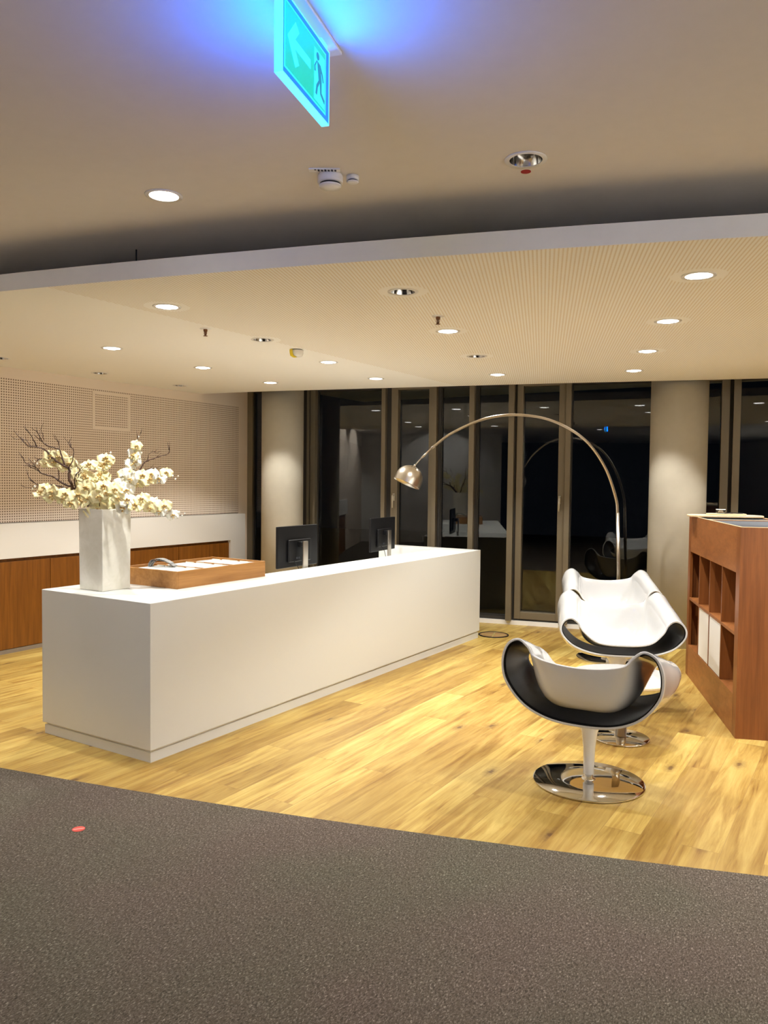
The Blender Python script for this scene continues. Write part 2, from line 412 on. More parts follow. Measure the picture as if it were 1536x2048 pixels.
# ------------------------------------------------------------------ downlights
def downlight(name, label, x, y, z, lit, power, patch, group):
    t_ = thing(name, label, 'ceiling light', (x, y, z), 0, group)
    bm = bmesh.new(); lathe(bm, [(.066, -.004), (.085, -.004), (.086, -.0005), (.066, -.0005), (.066, -.004)], 40, close=False)
    obj('trim_ring', bm, M_WHITE, t_, True)
    bm = bmesh.new(); lathe(bm, [(.0655, -.002), (.062, .02), (.050, .055), (.030, .066), (0, .066)], 40, close=False)
    obj('reflector', bm, M_REFL, t_, True)
    if lit:
        bm = bmesh.new(); lathe(bm, [(.0655, -.0025), (.056, -.006), (.03, -.0085), (0, -.0095)], 40, close=False)
        obj('lens', bm, M_LENS, t_, True)
        bm = bmesh.new(); lathe(bm, [(.050, -.0082), (.034, -.0096)], 40, close=False)
        obj('lens_ring', bm, M_LENS2, t_, True)
        l = bpy.data.lights.new('beam', 'SPOT'); l.energy = power; l.color = WARM; l.spot_size = math.radians(112); l.spot_blend = .30
        l.shadow_soft_size = .03
        lo = bpy.data.objects.new('beam', l); C.objects.link(lo); lo.parent = t_; lo.location = (0, 0, -.02)
    else:
        bm = bmesh.new(); lathe(bm, [(.018, .064), (.018, .030), (0, .030)], 20, close=False)
        obj('bulb', bm, M_DARKGREY, t_, True)
    if patch:
        bm = bmesh.new(); lathe(bm, [(.086, -.0008), (.138, -.0008)], 48, close=False)
        obj('surround', bm, M_PLAIN, t_)
    return t_
LLAB = ['lit downlight in the lowered ceiling above the flower vase, nearest the left front', 'lit downlight above the walnut wall cabinet, second from left front',
        'lit downlight in the smooth part, left of the middle above the cabinet', 'lit downlight farthest left at the back near the round pillar',
        'lit downlight at the back edge above the left bronze door frame', 'lit downlight just right of the yellow taped detector',
        'lit downlight beside the right sprinkler in the perforated field', 'lit downlight nearest on the right side above the walnut shelf',
        'lit downlight second from front on the right side', 'lit downlight third from front on the right side',
        'lit downlight at the back edge before the right pillar', 'lit downlight at the back edge above the arc lamp']
for i, (x, y) in enumerate(LIT):
    downlight('downlight', LLAB[i], x, y, ZS, True, SOFFIT_W, i in (0, 5, 6, 7, 8, 9), 'lit downlights in the lowered ceiling')
OLAB = ['unlit downlight in the middle of the perforated field', 'unlit downlight between left sprinkler and yellow taped detector', 'unlit dark downlight close to the left wall, middle one',
        'unlit dark downlight close to the left wall, farthest one', 'unlit downlight far back in the perforated field', 'unlit dark downlight at the left picture edge']
for i, (x, y) in enumerate(OFF):
    downlight('downlight', OLAB[i], x, y, ZS, False, 0, i in (0, 1, 4), 'unlit downlights in the lowered ceiling')
for x, y in LIT_OUT:
    downlight('downlight', 'lit downlight in the lowered ceiling beyond the picture edge', x, y, ZS, True, SOFFIT_W, False, 'downlights beyond the picture edge')
downlight('downlight', 'lit downlight in the hall ceiling left of the smoke detector', *HALL_LIT[0], ZC, True, 52, False, None)
downlight('downlight', 'unlit downlight in the hall ceiling beside the red dot', *HALL_OFF[0], ZC, False, 0, False, None)
for x, y in HALL_FILL:
    downlight('downlight', 'unseen lit downlight added in the hall ceiling behind the viewer', x, y, ZC, True, HALL_FILL_W, False, 'unseen hall downlights added behind the viewer')

for x, y, wa in WASH:
    w_ = downlight('fill_washer', 'unseen wall washer added in the hall ceiling behind the viewer', x, y, ZC, True, (FILL_WASH_W if wa > 0 else 130) if wa else 60, False, 'unseen wall washers added behind the viewer')
    for c_ in w_.children:
        if c_.type == 'LIGHT': c_.rotation_euler = (math.radians(-42), 0, math.radians(wa))

# ------------------------------------------------------------------ small ceiling items
bm = bmesh.new(); lathe(bm, [(.021, -.0015), (.021, 0)], 28)
o = obj('red_dot', bm, M_RED); o.location = (2.331, -.052, ZC); tag(o, 'small round red sticker on the hall ceiling beside the unlit downlight', 'sticker')
t_ = thing('smoke_detector', 'white smoke detector under the hall ceiling with a name plate', 'smoke detector', (1.60, -.435, ZC))
bm = bmesh.new(); lathe(bm, [(.050, 0), (.054, -.008), (.054, -.034), (.050, -.037)], 36); obj('housing', bm, M_WHITE, t_, True)
bm = bmesh.new(); lathe(bm, [(.044, -.037), (.044, -.045)], 36); obj('smoke_slot', bm, M_BLACK, t_)
bm = bmesh.new(); lathe(bm, [(.049, -.045), (.046, -.052), (.02, -.057), (0, -.058)], 36); obj('cap', bm, M_WHITE, t_, True)
bm = bmesh.new(); box(bm, -.085, .045, -.075, -.045, -.006, 0); o = obj('name_plate', bm, M_WHITE, t_); o.rotation_euler = (0, 0, .55)
for k in range(7):
    bm = bmesh.new(); box(bm, -.062+k*.014, -.054+k*.014, -.0755, -.066, -.0068, -.006)
    if k == 0: mark = bm
    else:
        box(mark, -.062+k*.014, -.054+k*.014, -.072-.003*(k % 2), -.055, -.0068, -.006); bm.free()
o = obj('plate_marks', mark, M_BLACK, t_); o.rotation_euler = (0, 0, .55)
t_ = thing('alarm_indicator', 'small white round indicator right of the smoke detector', 'detector', (1.675, -.375, ZC))
bm = bmesh.new(); lathe(bm, [(.027, 0), (.028, -.018)], 28); obj('housing', bm, M_WHITE, t_, True)
bm = bmesh.new(); lathe(bm, [(.022, -.018), (.022, -.023)], 28); obj('slot', bm, M_BLACK, t_)
bm = bmesh.new(); lathe(bm, [(.027, -.023), (.022, -.028), (0, -.031)], 28); obj('cap', bm, M_WHITE, t_, True)

t_ = thing('smoke_detector', 'white detector with a yellow tape strip under the lowered ceiling', 'smoke detector', (-.38, 1.86, ZS))
bm = bmesh.new(); lathe(bm, [(.044, 0), (.044, -.006)], 32); obj('shadow_base', bm, M_BLACK, t_)
bm = bmesh.new(); lathe(bm, [(.052, -.006), (.052, -.03), (.045, -.05), (.03, -.058), (0, -.06)], 32); obj('housing', bm, M_WHITE, t_, True)
bm = bmesh.new()
pr = [(-.058, -.002), (-.056, -.03), (-.049, -.052), (-.03, -.062), (-.012, -.064)]
for (a, b) in zip(pr, pr[1:]):
    v = [bm.verts.new((a[0], s, a[1])) for s in (-.02, .02)]+[bm.verts.new((b[0], s, b[1])) for s in (.02, -.02)]
    bm.faces.new(v)
o = obj('yellow_tape', bm, M_YELLOW, t_); o.rotation_euler = (0, 0, 1.25)
md = o.modifiers.new('s', 'SOLIDIFY'); md.thickness = .0015
SPR = None
for (x, y, lab) in ((1.223, 1.261, 'brass sprinkler head in the perforated field right of the unlit downlight'), (-.395, .848, 'brass sprinkler head left in the lowered ceiling')):
    if SPR is None:
        SPR = t_ = thing('sprinkler', lab, 'sprinkler', (x, y, ZS), 0, 'ceiling sprinklers')
        bm = bmesh.new(); lathe(bm, [(.040, 0), (.038, -.004), (.015, -.006)], 30); obj('escutcheon', bm, M_WHITE, t_, True)
        bm = bmesh.new(); lathe(bm, [(.014, -.006), (.014, -.02), (.006, -.024), (.004, -.05)], 16)
        tube(bm, [(-.011, 0, -.02), (-.012, 0, -.035), (-.004, 0, -.05)], .0022, 8); tube(bm, [(.011, 0, -.02), (.012, 0, -.035), (.004, 0, -.05)], .0022, 8)
        obj('frame', bm, M_BRASS, t_, True)
        bm = bmesh.new(); lathe(bm, [(.015, -.050), (.015, -.053)], 16); obj('deflector', bm, M_BRASS, t_)
    else:
        c2 = copy_tree(SPR); c2.location = (x, y, ZS); c2['label'] = lab
bm = bmesh.new(); tube(bm, [(0, 0, ZT), (0, 0, ZC)], .004, 8)
o = obj('hanger_rod', bm, M_BLACK); o.location = (0, -.10, 0); tag(o, 'thin dark threaded rod above the lowered ceiling edge', 'rod')
bm = bmesh.new(); tube(bm, catmull([(-.02, .0, ZT+.003), (.03, .02, ZT+.03), (.12, .08, ZT+.10), (.14, .1, ZC)], 5), .002, 6)
o = obj('loose_wire', bm, M_BLACK); o.location = (-.48, -.1, 0); tag(o, 'loose thin wire above the left end of the lowered ceiling', 'wire')

# ------------------------------------------------------------------ exit sign
A0 = Vector((2.271, -1.576, 2.76)); B0 = Vector((2.189, -1.256, 2.76)); SL = (B0-A0).length
sd = (B0-A0).normalized(); sn = Vector((sd.y, -sd.x, 0))       # sn: towards the readable face
sn = sn if sn.x > 0 else -sn
t_ = thing('exit_sign', 'glowing blue green emergency exit sign hanging from the hall ceiling', 'exit sign', A0, math.atan2(sd.y, sd.x))
# local: x along the sign, -y = readable face, z up
H_ = .215; TK = .024
bm = bmesh.new(); box(bm, .003, SL-.003, .001, TK-.001, .003, H_-.003); obj('acrylic_sheet', bm, M_SIGNBODY, t_)
bm = bmesh.new(); box(bm, 0, .004, 0, TK, 0, H_); box(bm, SL-.004, SL, 0, TK, 0, H_); box(bm, .004, SL-.004, 0, TK, 0, .004); box(bm, .004, SL-.004, 0, TK, H_-.004, H_)
obj('lit_edge', bm, M_SIGNEDGE, t_)
def plate(pts, y, m, name, par, th=.0008):
    bm = bmesh.new()
    a = [bm.verts.new((x*SL, y, z*H_)) for x, z in pts]; b = [bm.verts.new((x*SL, y-th, z*H_)) for x, z in pts]
    n = len(pts); bm.faces.new(a); bm.faces.new(b[::-1])
    for i in range(n): bm.faces.new([a[i], b[i], b[(i+1) % n], a[(i+1) % n]])
    return obj(name, bm, m, par)
rect = lambda x0, x1, z0, z1: [(x0, z0), (x1, z0), (x1, z1), (x0, z1)]
plate(rect(.035, .915, .085, .91), .001, M_SIGNMARK, 'pictogram_border', t_)
fd = plate(rect(.055, .895, .11, .885), .0002, M_SIGNGREEN, 'green_field', t_)
plate([(.085, .50), (.24, .78), (.315, .70), (.235, .56), (.555, .56), (.555, .44), (.235, .44), (.315, .30), (.24, .22)], -.0006, M_SIGNMARK, 'arrow', fd)
plate(rect(.635, .875, .13, .80), -.0006, M_SIGNMARK, 'doorway', fd)
man = bmesh.new()
def mplate(pts):
    a = [man.verts.new((x*SL, -.0013, z*H_)) for x, z in pts]; b = [man.verts.new((x*SL, -.0020, z*H_)) for x, z in pts]
    n = len(pts); man.faces.new(a); man.faces.new(b[::-1])
    for i in range(n): man.faces.new([a[i], b[i], b[(i+1) % n], a[(i+1) % n]])
mplate([(.712+.032*math.cos(k*PI/8), .725+.05*math.sin(k*PI/8)) for k in range(16)])
mplate([(.70, .655), (.775, .645), (.80, .45), (.735, .43)])          # torso
mplate([(.70, .655), (.655, .56), (.665, .50), (.64, .49), (.635, .56), (.69, .66)])   # front arm
mplate([(.77, .645), (.825, .56), (.85, .47), (.83, .46), (.80, .55), (.765, .59)])    # back arm
mplate([(.735, .43), (.775, .44), (.715, .32), (.695, .21), (.665, .215), (.685, .34)])  # front leg
mplate([(.76, .44), (.80, .45), (.80, .30), (.87, .25), (.865, .20), (.77, .27)])  # back leg
obj('running_figure', man, M_SIGNMAN, fd)
bm = bmesh.new(); box(bm, SL-.055, SL-.01, .004, TK-.004, H_, H_+.016); box(bm, .02, .065, .004, TK-.004, H_, H_+.016); obj('bracket', bm, M_SIGNEDGE, t_)
bm = bmesh.new(); box(bm, -.05, SL+.05, -.02, TK+.03, H_+.016, ZC-A0.z); obj('ceiling_plate', bm, M_WHITE, t_)
for yy in (-.05, TK+.05):      # the sign's own glow, both faces
    l = bpy.data.lights.new('sign_glow', 'AREA'); l.shape = 'RECTANGLE'; l.size = SL; l.size_y = .19; l.energy = 3.6; l.color = (.0, .15, 1.0)
    lo = bpy.data.objects.new('sign_glow', l); C.objects.link(lo); lo.parent = t_; lo.location = (SL/2, yy*.5+(.0 if yy < 0 else .01), .10)
    lo.rotation_euler = (-PI/2 if yy < 0 else PI/2, 0, 0)

for xx in (-.02, SL+.02):
    l = bpy.data.lights.new('sign_end_glow', 'AREA'); l.shape = 'RECTANGLE'; l.size = .03; l.size_y = .19; l.energy = 1.1; l.color = (.0, .09, 1.0)
    lo = bpy.data.objects.new('sign_end_glow', l); C.objects.link(lo); lo.parent = t_; lo.location = (xx, .012, .10)
    lo.rotation_euler = (PI/2, 0, -PI/2 if xx < 0 else PI/2)

# ------------------------------------------------------------------ left wall: cabinet and access panel
t_ = thing('wall_cabinet', 'long low white wall cabinet with walnut doors behind the counter', 'cabinet', (0, 0, 0))
XC = -3.38; y0, y1 = -3.2, 4.6
bm = bmesh.new(); box(bm, XL+.002, XC, y0, y1, .917, 1.25); box(bm, XL+.002, XC, 4.33, y1, 0, .917)
obj('carcass', bm, M_CABWHITE, t_)
bm = bmesh.new(); box(bm, XL+.002, XL+.012, y0, y1-.02, 1.25, 1.254); obj('top_gap', bm, M_BLACK, t_)
bm = bmesh.new(); box(bm, XL+.002, XC-.05, y0, 4.33, 0, .917); obj('inner_recess', bm, M_WALNUT_D, t_)
k = 0; yy = 4.322
while yy > y0+.7:
    bm = bmesh.new(); box(bm, XC-.048, XC-.022, yy-.86, yy-.003, .045, .885)
    obj('door', bm, M_WALNUT_D, t_, bevel=.0015); yy -= .863
bm = bmesh.new(); box(bm, XL+.002, XC-.026, y0, 4.33, 0, .04); obj('plinth', bm, M_PLINTH, t_)
t_ = thing('access_panel', 'square perforated access panel in the left wall', 'panel', (XL, 2.565, 2.42))
bm = bmesh.new(); box(bm, 0, .004, -.235, .235, -.19, .19)
o = obj('cover', bm, M_PERFWALL, t_)
bm = bmesh.new()
for (a, b, c_, d) in ((-.25, .25, .172, .205), (-.25, .25, -.205, -.172), (-.25, -.222, -.172, .172), (.222, .25, -.172, .172)): box(bm, .0, .007, a, b, c_, d)
obj('rim', bm, mat('panel rim', (.90, .77, .64), .8), t_)

# ------------------------------------------------------------------ reception desk
t_ = thing('reception_desk', 'long white reception counter standing on the oak floor', 'reception desk', (0, 0, 0))
W, L, HD = 1.034, 4.607, .960
poly = [(-W, 0), (0, 0), (0, L), (-1.17, L), (-1.17, 4.385), (-.43, 4.385), (-.43, 1.45), (-W, 1.45)]
bm = bmesh.new(); prism(bm, poly, .076, HD); obj('counter_body', bm, M_DESK, t_, bevel=.003)
inn = [(-W+.022, .022), (-.022, .022), (-.022, L-.02), (-1.15, L-.02), (-1.15, 4.40), (-.45, 4.40), (-.45, 1.43), (-W+.022, 1.43)]
bm = bmesh.new(); prism(bm, inn, .058, .078); obj('shadow_gap', bm, mat('gap paint', (.80, .74, .62), .7), t_)
inn = [(-W+.011, .011), (-.011, .011), (-.011, L-.01), (-1.16, L-.01), (-1.16, 4.395), (-.44, 4.395), (-.44, 1.44), (-W+.011, 1.44)]
bm = bmesh.new(); prism(bm, inn, 0, .060); obj('plinth', bm, M_DESK, t_)
bm = bmesh.new(); box(bm, -1.17, -.432, 1.452, 4.383, .715, .745); obj('work_surface', bm, M_DESK, t_, bevel=.002)
bm = bmesh.new(); box(bm, -1.10, -.50, 1.6, 2.0, .05, .713); obj('drawer_unit', bm, M_CABWHITE, t_)

# monitors on the work surface, backs to the visitor
def monitor(x, y, rz, label):
    t_ = thing('computer_monitor', label, 'monitor', (x, y, .745), rz, 'computer monitors behind the counter')
    bm = bmesh.new(); box(bm, -.012, .012, -.285, .285, .215, .565); obj('screen_housing', bm, M_BLACK, t_, bevel=.006)
    bm = bmesh.new(); box(bm, .012, .034, -.16, .16, .26, .45); obj('rear_housing', bm, M_BLACK, t_, bevel=.012, seg=3)
    bm = bmesh.new(); box(bm, -.0135, -.012, -.275, .275, .228, .555); obj('display', bm, mat('dark display', (.02, .02, .025), .15), t_)
    bm = bmesh.new(); box(bm, .075, .092, -.033, .033, .012, .435); obj('stand_column', bm, M_STEEL, t_, bevel=.004)
    bm = bmesh.new(); box(bm, .034, .076, -.045, .045, .385, .43); obj('mount', bm, M_BLACK, t_, bevel=.005)
    bm = bmesh.new(); box(bm, -.06, .14, -.11, .11, 0, .014); obj('stand_foot', bm, M_STEEL, t_, bevel=.005)
    bm = bmesh.new(); tube(bm, catmull([(.034, -.09, .27), (.06, -.07, .22), (.07, -.03, .12), (.11, .0, .03), (.12, .02, .005)], 5), .003, 8); obj('cable', bm, M_BLACK, t_, True)
    bm = bmesh.new(); box(bm, .034, .037, -.03, -.012, .285, .300); box(bm, .034, .037, -.058, -.04, .285, .300); obj('socket', bm, M_DARKGREY, t_)
    return t_
monitor(-.565, 2.115, 0.03, 'black monitor seen from behind, nearer one in front of the left pillar')
monitor(-.805, 3.875, 0.09, 'black monitor seen from behind, farther one at the counter end')

# ------------------------------------------------------------------ tray of cards
TX0, TX1, TY0, TY1 = -.865, -.32, .515, 1.41; ZD = HD
t_ = thing('card_tray', 'low oak tray with compartments of white leaflets on the counter', 'tray', ((TX0+TX1)/2, (TY0+TY1)/2, ZD))
hx, hy = (TX1-TX0)/2, (TY1-TY0)/2; hh = .118
bm = bmesh.new()
box(bm, -hx, hx, -hy, -hy+.012, 0, hh); box(bm, -hx, hx, hy-.012, hy, 0, hh); box(bm, -hx, -hx+.012, -hy+.012, hy-.012, 0, hh); box(bm, hx-.012, hx, -hy+.012, hy-.012, 0, hh)
box(bm, -hx+.012, hx-.012, -hy+.012, hy-.012, 0, .012)
obj('box_frame', bm, M_TRAYWOOD, t_, bevel=.0015)
for yy in (-hy/3, hy/3):
    bm = bmesh.new(); box(bm, -hx+.012, hx-.012, yy-.005, yy+.005, .012, hh-.006); obj('divider', bm, M_TRAYWOOD, t_)
def leaflet(x, y, label, grp):
    bm = bmesh.new()
    box(bm, -.042, .042, -.105, .105, 0, .094)
    for v in bm.verts:
        if v.co.z > .05: v.co.x += .012
    return bm
names = ['nearest', 'middle', 'farthest']
first = None
for s in range(3):
    cy_ = TY0+.03+(TY1-TY0-.06)*(s+.5)/3
    for k in range(5):
        cx_ = TX1-.075-k*.092
        lab = 'white leaflet bundle in the %s tray compartment, %s from the right side' % (names[s], ['first', 'second', 'third', 'fourth', 'fifth'][k])
        if first is None:
            first = obj('leaflet_bundle', leaflet(0, 0, '', ''), M_PAPER); o = first
            bb = bmesh.new(); box(bb, -.028, .050, .085, .090, .0942, .1005); obj('tab', bb, M_PAPER, o)
        else: o = copy_tree(first)
        o.location = (cx_, cy_+(.015 if k % 2 else 0), ZD+.0125)
        tag(o, lab, 'leaflets', 'white leaflets in the oak tray')
bm = bmesh.new()
P0 = catmull([(-.10, 0, .0), (-.085, 0, .035), (-.04, 0, .052), (.02, 0, .044), (.09, 0, .006)], 6)
for (w0, dz) in ((0, 0), (1, -.006), (2, -.012)):
    for a, b in zip(P0, P0[1:]):
        v = [bm.verts.new((a.x+.004*w0, -.035+.004*w0, a.z+dz)), bm.verts.new((b.x+.004*w0, -.035+.004*w0, b.z+dz)), bm.verts.new((b.x+.004*w0, .035, b.z+dz)), bm.verts.new((a.x+.004*w0, .035, a.z+dz))]
        bm.faces.new(v)
o = obj('curled_leaflet', bm, M_PAPERG, smooth=True); md = o.modifiers.new('s', 'SOLIDIFY'); md.thickness = .002
o.location = (-.70, .74, ZD+.112); o.rotation_euler = (0, 0, .45)
tag(o, 'grey glossy leaflets bent into an arch on the white leaflet bundles', 'leaflet')

# ------------------------------------------------------------------ vase
VX, VY = -.73, .262
t_ = thing('flower_vase', 'tall square pearly ceramic vase on the counter end', 'vase', (VX, VY, HD))
bm = bmesh.new()
def sq(h, z): return [bm.verts.new((sx*h, sy*h*.97, z)) for sx, sy in ((-1, -1), (1, -1), (1, 1), (-1, 1))]
R1 = [sq(.116, 0), sq(.120, .535), sq(.108, .535), sq(.106, .02)]
for a, b in zip(R1, R1[1:]):
    for i in range(4): bm.faces.new([a[i], a[(i+1) % 4], b[(i+1) % 4], b[i]])
bm.faces.new(R1[0]); bm.faces.new(R1[-1])
obj('vase_body', bm, M_VASE, t_, bevel=.006, seg=3)
bm = bmesh.new(); box(bm, -.105, .105, -.10, .10, .40, .44); obj('filler', bm, M_STEMG, t_)

# view-aligned frame used only to lay the bouquet out fan-like in the vase
RV = Vector((.849, .528, 0)); DV = Vector((-.528, .849, 0)); VO = Vector((VX, VY, 0))
def bq(px, py, d=0.0):      # fan coordinates (centimetre-like units of the bouquet plane) -> world
    a = (px-210)/301.0; z = 1.46+(1031-py)/301.0*1.0
    return VO+RV*a+DV*d+Vector((0, 0, z))
def fl_mesh(pm):
    """one moth orchid bloom facing +z, about 8 cm wide"""
    bm = bmesh.new()
    def petal(ang, ln, wd, cup, z0):
        N = 8; Mn = 4; rows = []
        for i in range(N+1):
            s = i/N; r = ln*s; wv = wd*math.sin(PI*min(1, s*.93+.05))**.75
            row = []
            for j in range(-Mn, Mn+1):
                q = j/Mn
                x, y = r, q*wv; z = z0+cup*(s**1.5)*.4-abs(q)**2*.006+.003*math.sin(9*s+3*q)
                row.append(bm.verts.new((x*math.cos(ang)-y*math.sin(ang), x*math.sin(ang)+y*math.cos(ang), z)))
            rows.append(row)
        for a, b in zip(rows, rows[1:]):
            for j in range(len(a)-1): bm.faces.new([a[j], a[j+1], b[j+1], b[j]])
    for a in (PI/2, PI*7/6+.12, PI*11/6-.12): petal(a, .040, .016, .006, 0)
    for a in (.22, PI-.22): petal(a, .045, .027, .012, .003)
    me = bpy.data.meshes.new('orchid_bloom'); bm.to_mesh(me); bm.free(); me.materials.append(pm)
    for p in me.polygons: p.use_smooth = True
    return me
def lip_mesh():
    bm = bmesh.new()
    lathe(bm, [(.001, .020), (.005, .018), (.006, .008), (.003, 0)], 10)
    for s in (-1, 1):
        T = Matrix.Translation((s*.007, -.004, .008)) @ Matrix.Rotation(s*.6, 4, 'Y')
        lathe(bm, [(.0005, .010), (.005, .006), (.004, 0)], 8, T=T)
    T = Matrix.Translation((0, -.012, .006)) @ Matrix.Rotation(1.2, 4, 'X')
    lathe(bm, [(.0005, .012), (.005, .006), (.003, 0)], 8, T=T)
    me = bpy.data.meshes.new('lip'); bm.to_mesh(me); bm.free(); me.materials.append(M_LIP)
    for p in me.polygons: p.use_smooth = True
    return me
ME_C, ME_W, ME_L = fl_mesh(M_PETAL), fl_mesh(M_PALEPETAL), lip_mesh()
bmb = bmesh.new(); lathe(bmb, [(0, .011), (.005, .006), (.0065, 0), (.004, -.006), (0, -.009)], 10)
ME_B = bpy.data.meshes.new('bud'); bmb.to_mesh(ME_B); bmb.free(); ME_B.materials.append(M_PALEPETAL)
TC = Vector((.62, -.70, .25)).normalized()
def spray(label, pts, n, size=1.0, pale=0.0, buds=3, s0=.18):
    path = catmull(pts, 8); o0 = Vector(pts[0])
    t_ = thing('orchid_spray', label, 'flowers', o0, 0, 'orchid sprays in the vase')
    bm = bmesh.new(); tube(bm, [p-o0 for p in path], [.0032-.0018*i/len(path) for i in range(len(path))], 7); obj('stem', bm, M_STEMG, t_, True)
    for k in range(n):
        s = s0+(1-s0-.06)*k/max(1, n-1); p = path[min(len(path)-1, int(s*(len(path)-1)))]
        side = 1 if k % 2 else -1
        off = Vector((random.uniform(-.012, .012), random.uniform(-.012, .012), side*.020+random.uniform(-.006, .006)))
        f_o = bpy.data.objects.new('bloom', ME_W if random.random() < pale*(.3+s) else ME_C); C.objects.link(f_o); f_o.parent = t_
        d = (TC+Vector((random.uniform(-.55, .55), random.uniform(-.45, .45), random.uniform(-.35, .55)))).normalized()
        qz = d.to_track_quat('Z', 'Y'); f_o.rotation_mode = 'QUATERNION'
        f_o.rotation_quaternion = qz @ Matrix.Rotation(random.uniform(-.4, .4)+(0 if side > 0 else .2), 4, 'Z').to_quaternion()
        f_o.location = p-o0+off+TC*.016; sc = 1.36*size*(1.12-.30*s)*random.uniform(.9, 1.08); f_o.scale = (sc,)*3
        lp = bpy.data.objects.new('lip', ME_L); C.objects.link(lp); lp.parent = f_o; lp['label'] = 'ochre lip'
    e = (path[-1]-path[-4]).normalized()
    for k in range(buds):
        b = bpy.data.objects.new('bud', ME_B); C.objects.link(b); b.parent = t_
        b.location = path[-1]-o0+e*(.012+.018*k)+Vector((0, 0, (-1)**k*.010)); s = .95-.15*k; b.scale = (s, s, s)
V0 = (205, 1045)
def sp(*q): return [bq(V0[0], V0[1], 0)]+[bq(*p) for p in q]
spray('cream orchid spray reaching to the upper left behind the bare branch', sp((180, 985, .03), (145, 945, .05), (110, 925, .04), (82, 928, .02)), 9, 1.0, .1, 3, .35)
spray('cream orchid spray hanging low to the left above the vase rim', sp((180, 1005, -.06), (150, 1003, -.10), (115, 990, -.10), (84, 982, -.08)), 9, 1.02, 0, 2, .3)
spray('cream orchid spray standing upright in the middle', sp((198, 1000, .03), (198, 965, .05), (205, 935, .06), (214, 915, .06)), 9, 1.05, 0, 1, .3)
spray('cream orchid spray standing steeply to the right with white buds on top', sp((225, 1000, .04), (245, 960, .06), (262, 920, .06), (270, 893, .05)), 10, .98, .55, 3, .3)
spray('cream orchid spray stretched out to the right at mid height', sp((235, 1005, -.02), (270, 968, -.03), (305, 957, -.02), (342, 957, 0)), 10, 1.0, .4, 3, .28)
spray('cream orchid spray drooping low to the right over the vase rim', sp((235, 1022, -.06), (280, 1008, -.09), (320, 1018, -.06), (358, 1028, -.03)), 9, 1.0, .7, 3, .38)
spray('cream orchid spray bending forward over the middle of the vase rim', sp((208, 1010, -.08), (218, 985, -.12), (238, 985, -.15), (255, 995, -.16)), 7, 1.08, 0, 0, .2)
spray('cream orchid spray in the middle left of the bouquet', sp((190, 1010, -.04), (180, 985, -.06), (178, 960, -.05), (186, 935, -.03)), 8, 1.1, 0, 0, .2)
spray('cream orchid spray in the middle right of the bouquet', sp((222, 1010, 0), (240, 985, .0), (252, 962, .02), (262, 945, .02)), 7, 1.0, .3, 0, .2)

def branch(label, lines, d0, d1):
    t_ = bpy.data.objects.new('tmp', None)
    bm = bmesh.new(); o0 = bq(*V0, 0)
    for (pts, ra, rb, depth) in lines:
        P_ = catmull([bq(x, y, depth*min(1, max(0, (1028-y)/70))+.12*((210-x)/170)*(d1-d0)*min(1, max(0, (1028-y)/60))) for x, y in pts], 4)
        jit = [p+Vector((random.uniform(-.0025, .0025), random.uniform(-.004, .004), random.uniform(-.0025, .0025))) for p in P_]
        tube(bm, [p-o0 for p in jit], [1.5*(ra+(rb-ra)*i/(len(jit)-1)) for i in range(len(jit))], 7)
        for _ in range(len(pts)):                       # short side twigs
            i = random.randrange(max(1, len(jit)//3), len(jit)); p = jit[i]-o0
            dr = (jit[min(i+1, len(jit)-1)]-jit[max(0, i-1)]).normalized()
            dv = (dr+Vector((random.uniform(-.7, .7), random.uniform(-.7, .7), random.uniform(-.3, .8)))).normalized()
            ln = random.uniform(.02, .055); m_ = p+dv*ln*.5+Vector((0, 0, random.uniform(-.006, .006)))
            tube(bm, [p, m_, p+dv*ln+Vector((0, 0, .008))], [.0020, .0015, .0008], 5)
    bpy.data.objects.remove(t_)
    o = obj('bare_branch', bm, M_BARK, smooth=True); o.location = o0
    tag(o, label, 'branch', 'bare branches in the vase')
branch('thick dark bare branch reaching to the upper left with many forked tips', [
    ([(205, 1040), (168, 998), (147, 980), (140, 962), (140, 943), (130, 936), (118, 930), (105, 920), (93, 908), (85, 902), (71, 899), (56, 898), (47, 891), (30, 873)], .0072, .0014, -.03),
    ([(71, 898), (64, 882), (49, 862)], .0030, .0010, -.03),
    ([(132, 937), (122, 911), (117, 903), (95, 896), (81, 887), (68, 876)], .0042, .0010, -.03),
    ([(85, 888), (74, 872), (65, 862)], .0024, .0008, -.03), ([(86, 884), (85, 877), (81, 863)], .0020, .0008, -.03),
    ([(119, 905), (118, 889), (112, 884)], .0020, .0008, -.03),
    ([(140, 941), (148, 923), (150, 904), (144, 899), (140, 888)], .0030, .0009, -.04),
    ([(105, 920), (85, 923), (73, 926), (66, 936)], .0028, .0009, -.03), ([(56, 898), (44, 884), (22, 882)], .0020, .0007, -.01)], 0, .5)
branch('dark bare branch spreading low to the left over the orchids', [
    ([(205, 1040), (150, 985), (129, 975), (110, 965), (95, 957), (73, 950), (63, 940), (47, 920)], .0060, .0012, .02),
    ([(63, 940), (42, 931), (36, 921)], .0022, .0008, .02), ([(112, 966), (111, 942), (115, 935), (118, 926)], .0026, .0009, .02),
    ([(150, 985), (105, 975), (81, 977), (68, 974), (54, 965), (47, 952)], .0036, .0010, 0), ([(84, 977), (60, 981), (45, 979)], .0020, .0008, 0),
    ([(73, 950), (50, 938), (34, 936)], .0020, .0008, .02)], 0, .5)
branch('thin dark bare twig winding up in front of the middle orchids', [
    ([(205, 1040), (165, 1000), (160, 972), (164, 955), (172, 945), (166, 935), (163, 925)], .0040, .0010, -.12), ([(163, 968), (170, 958), (170, 948)], .0018, .0008, -.12)], 0, .5)
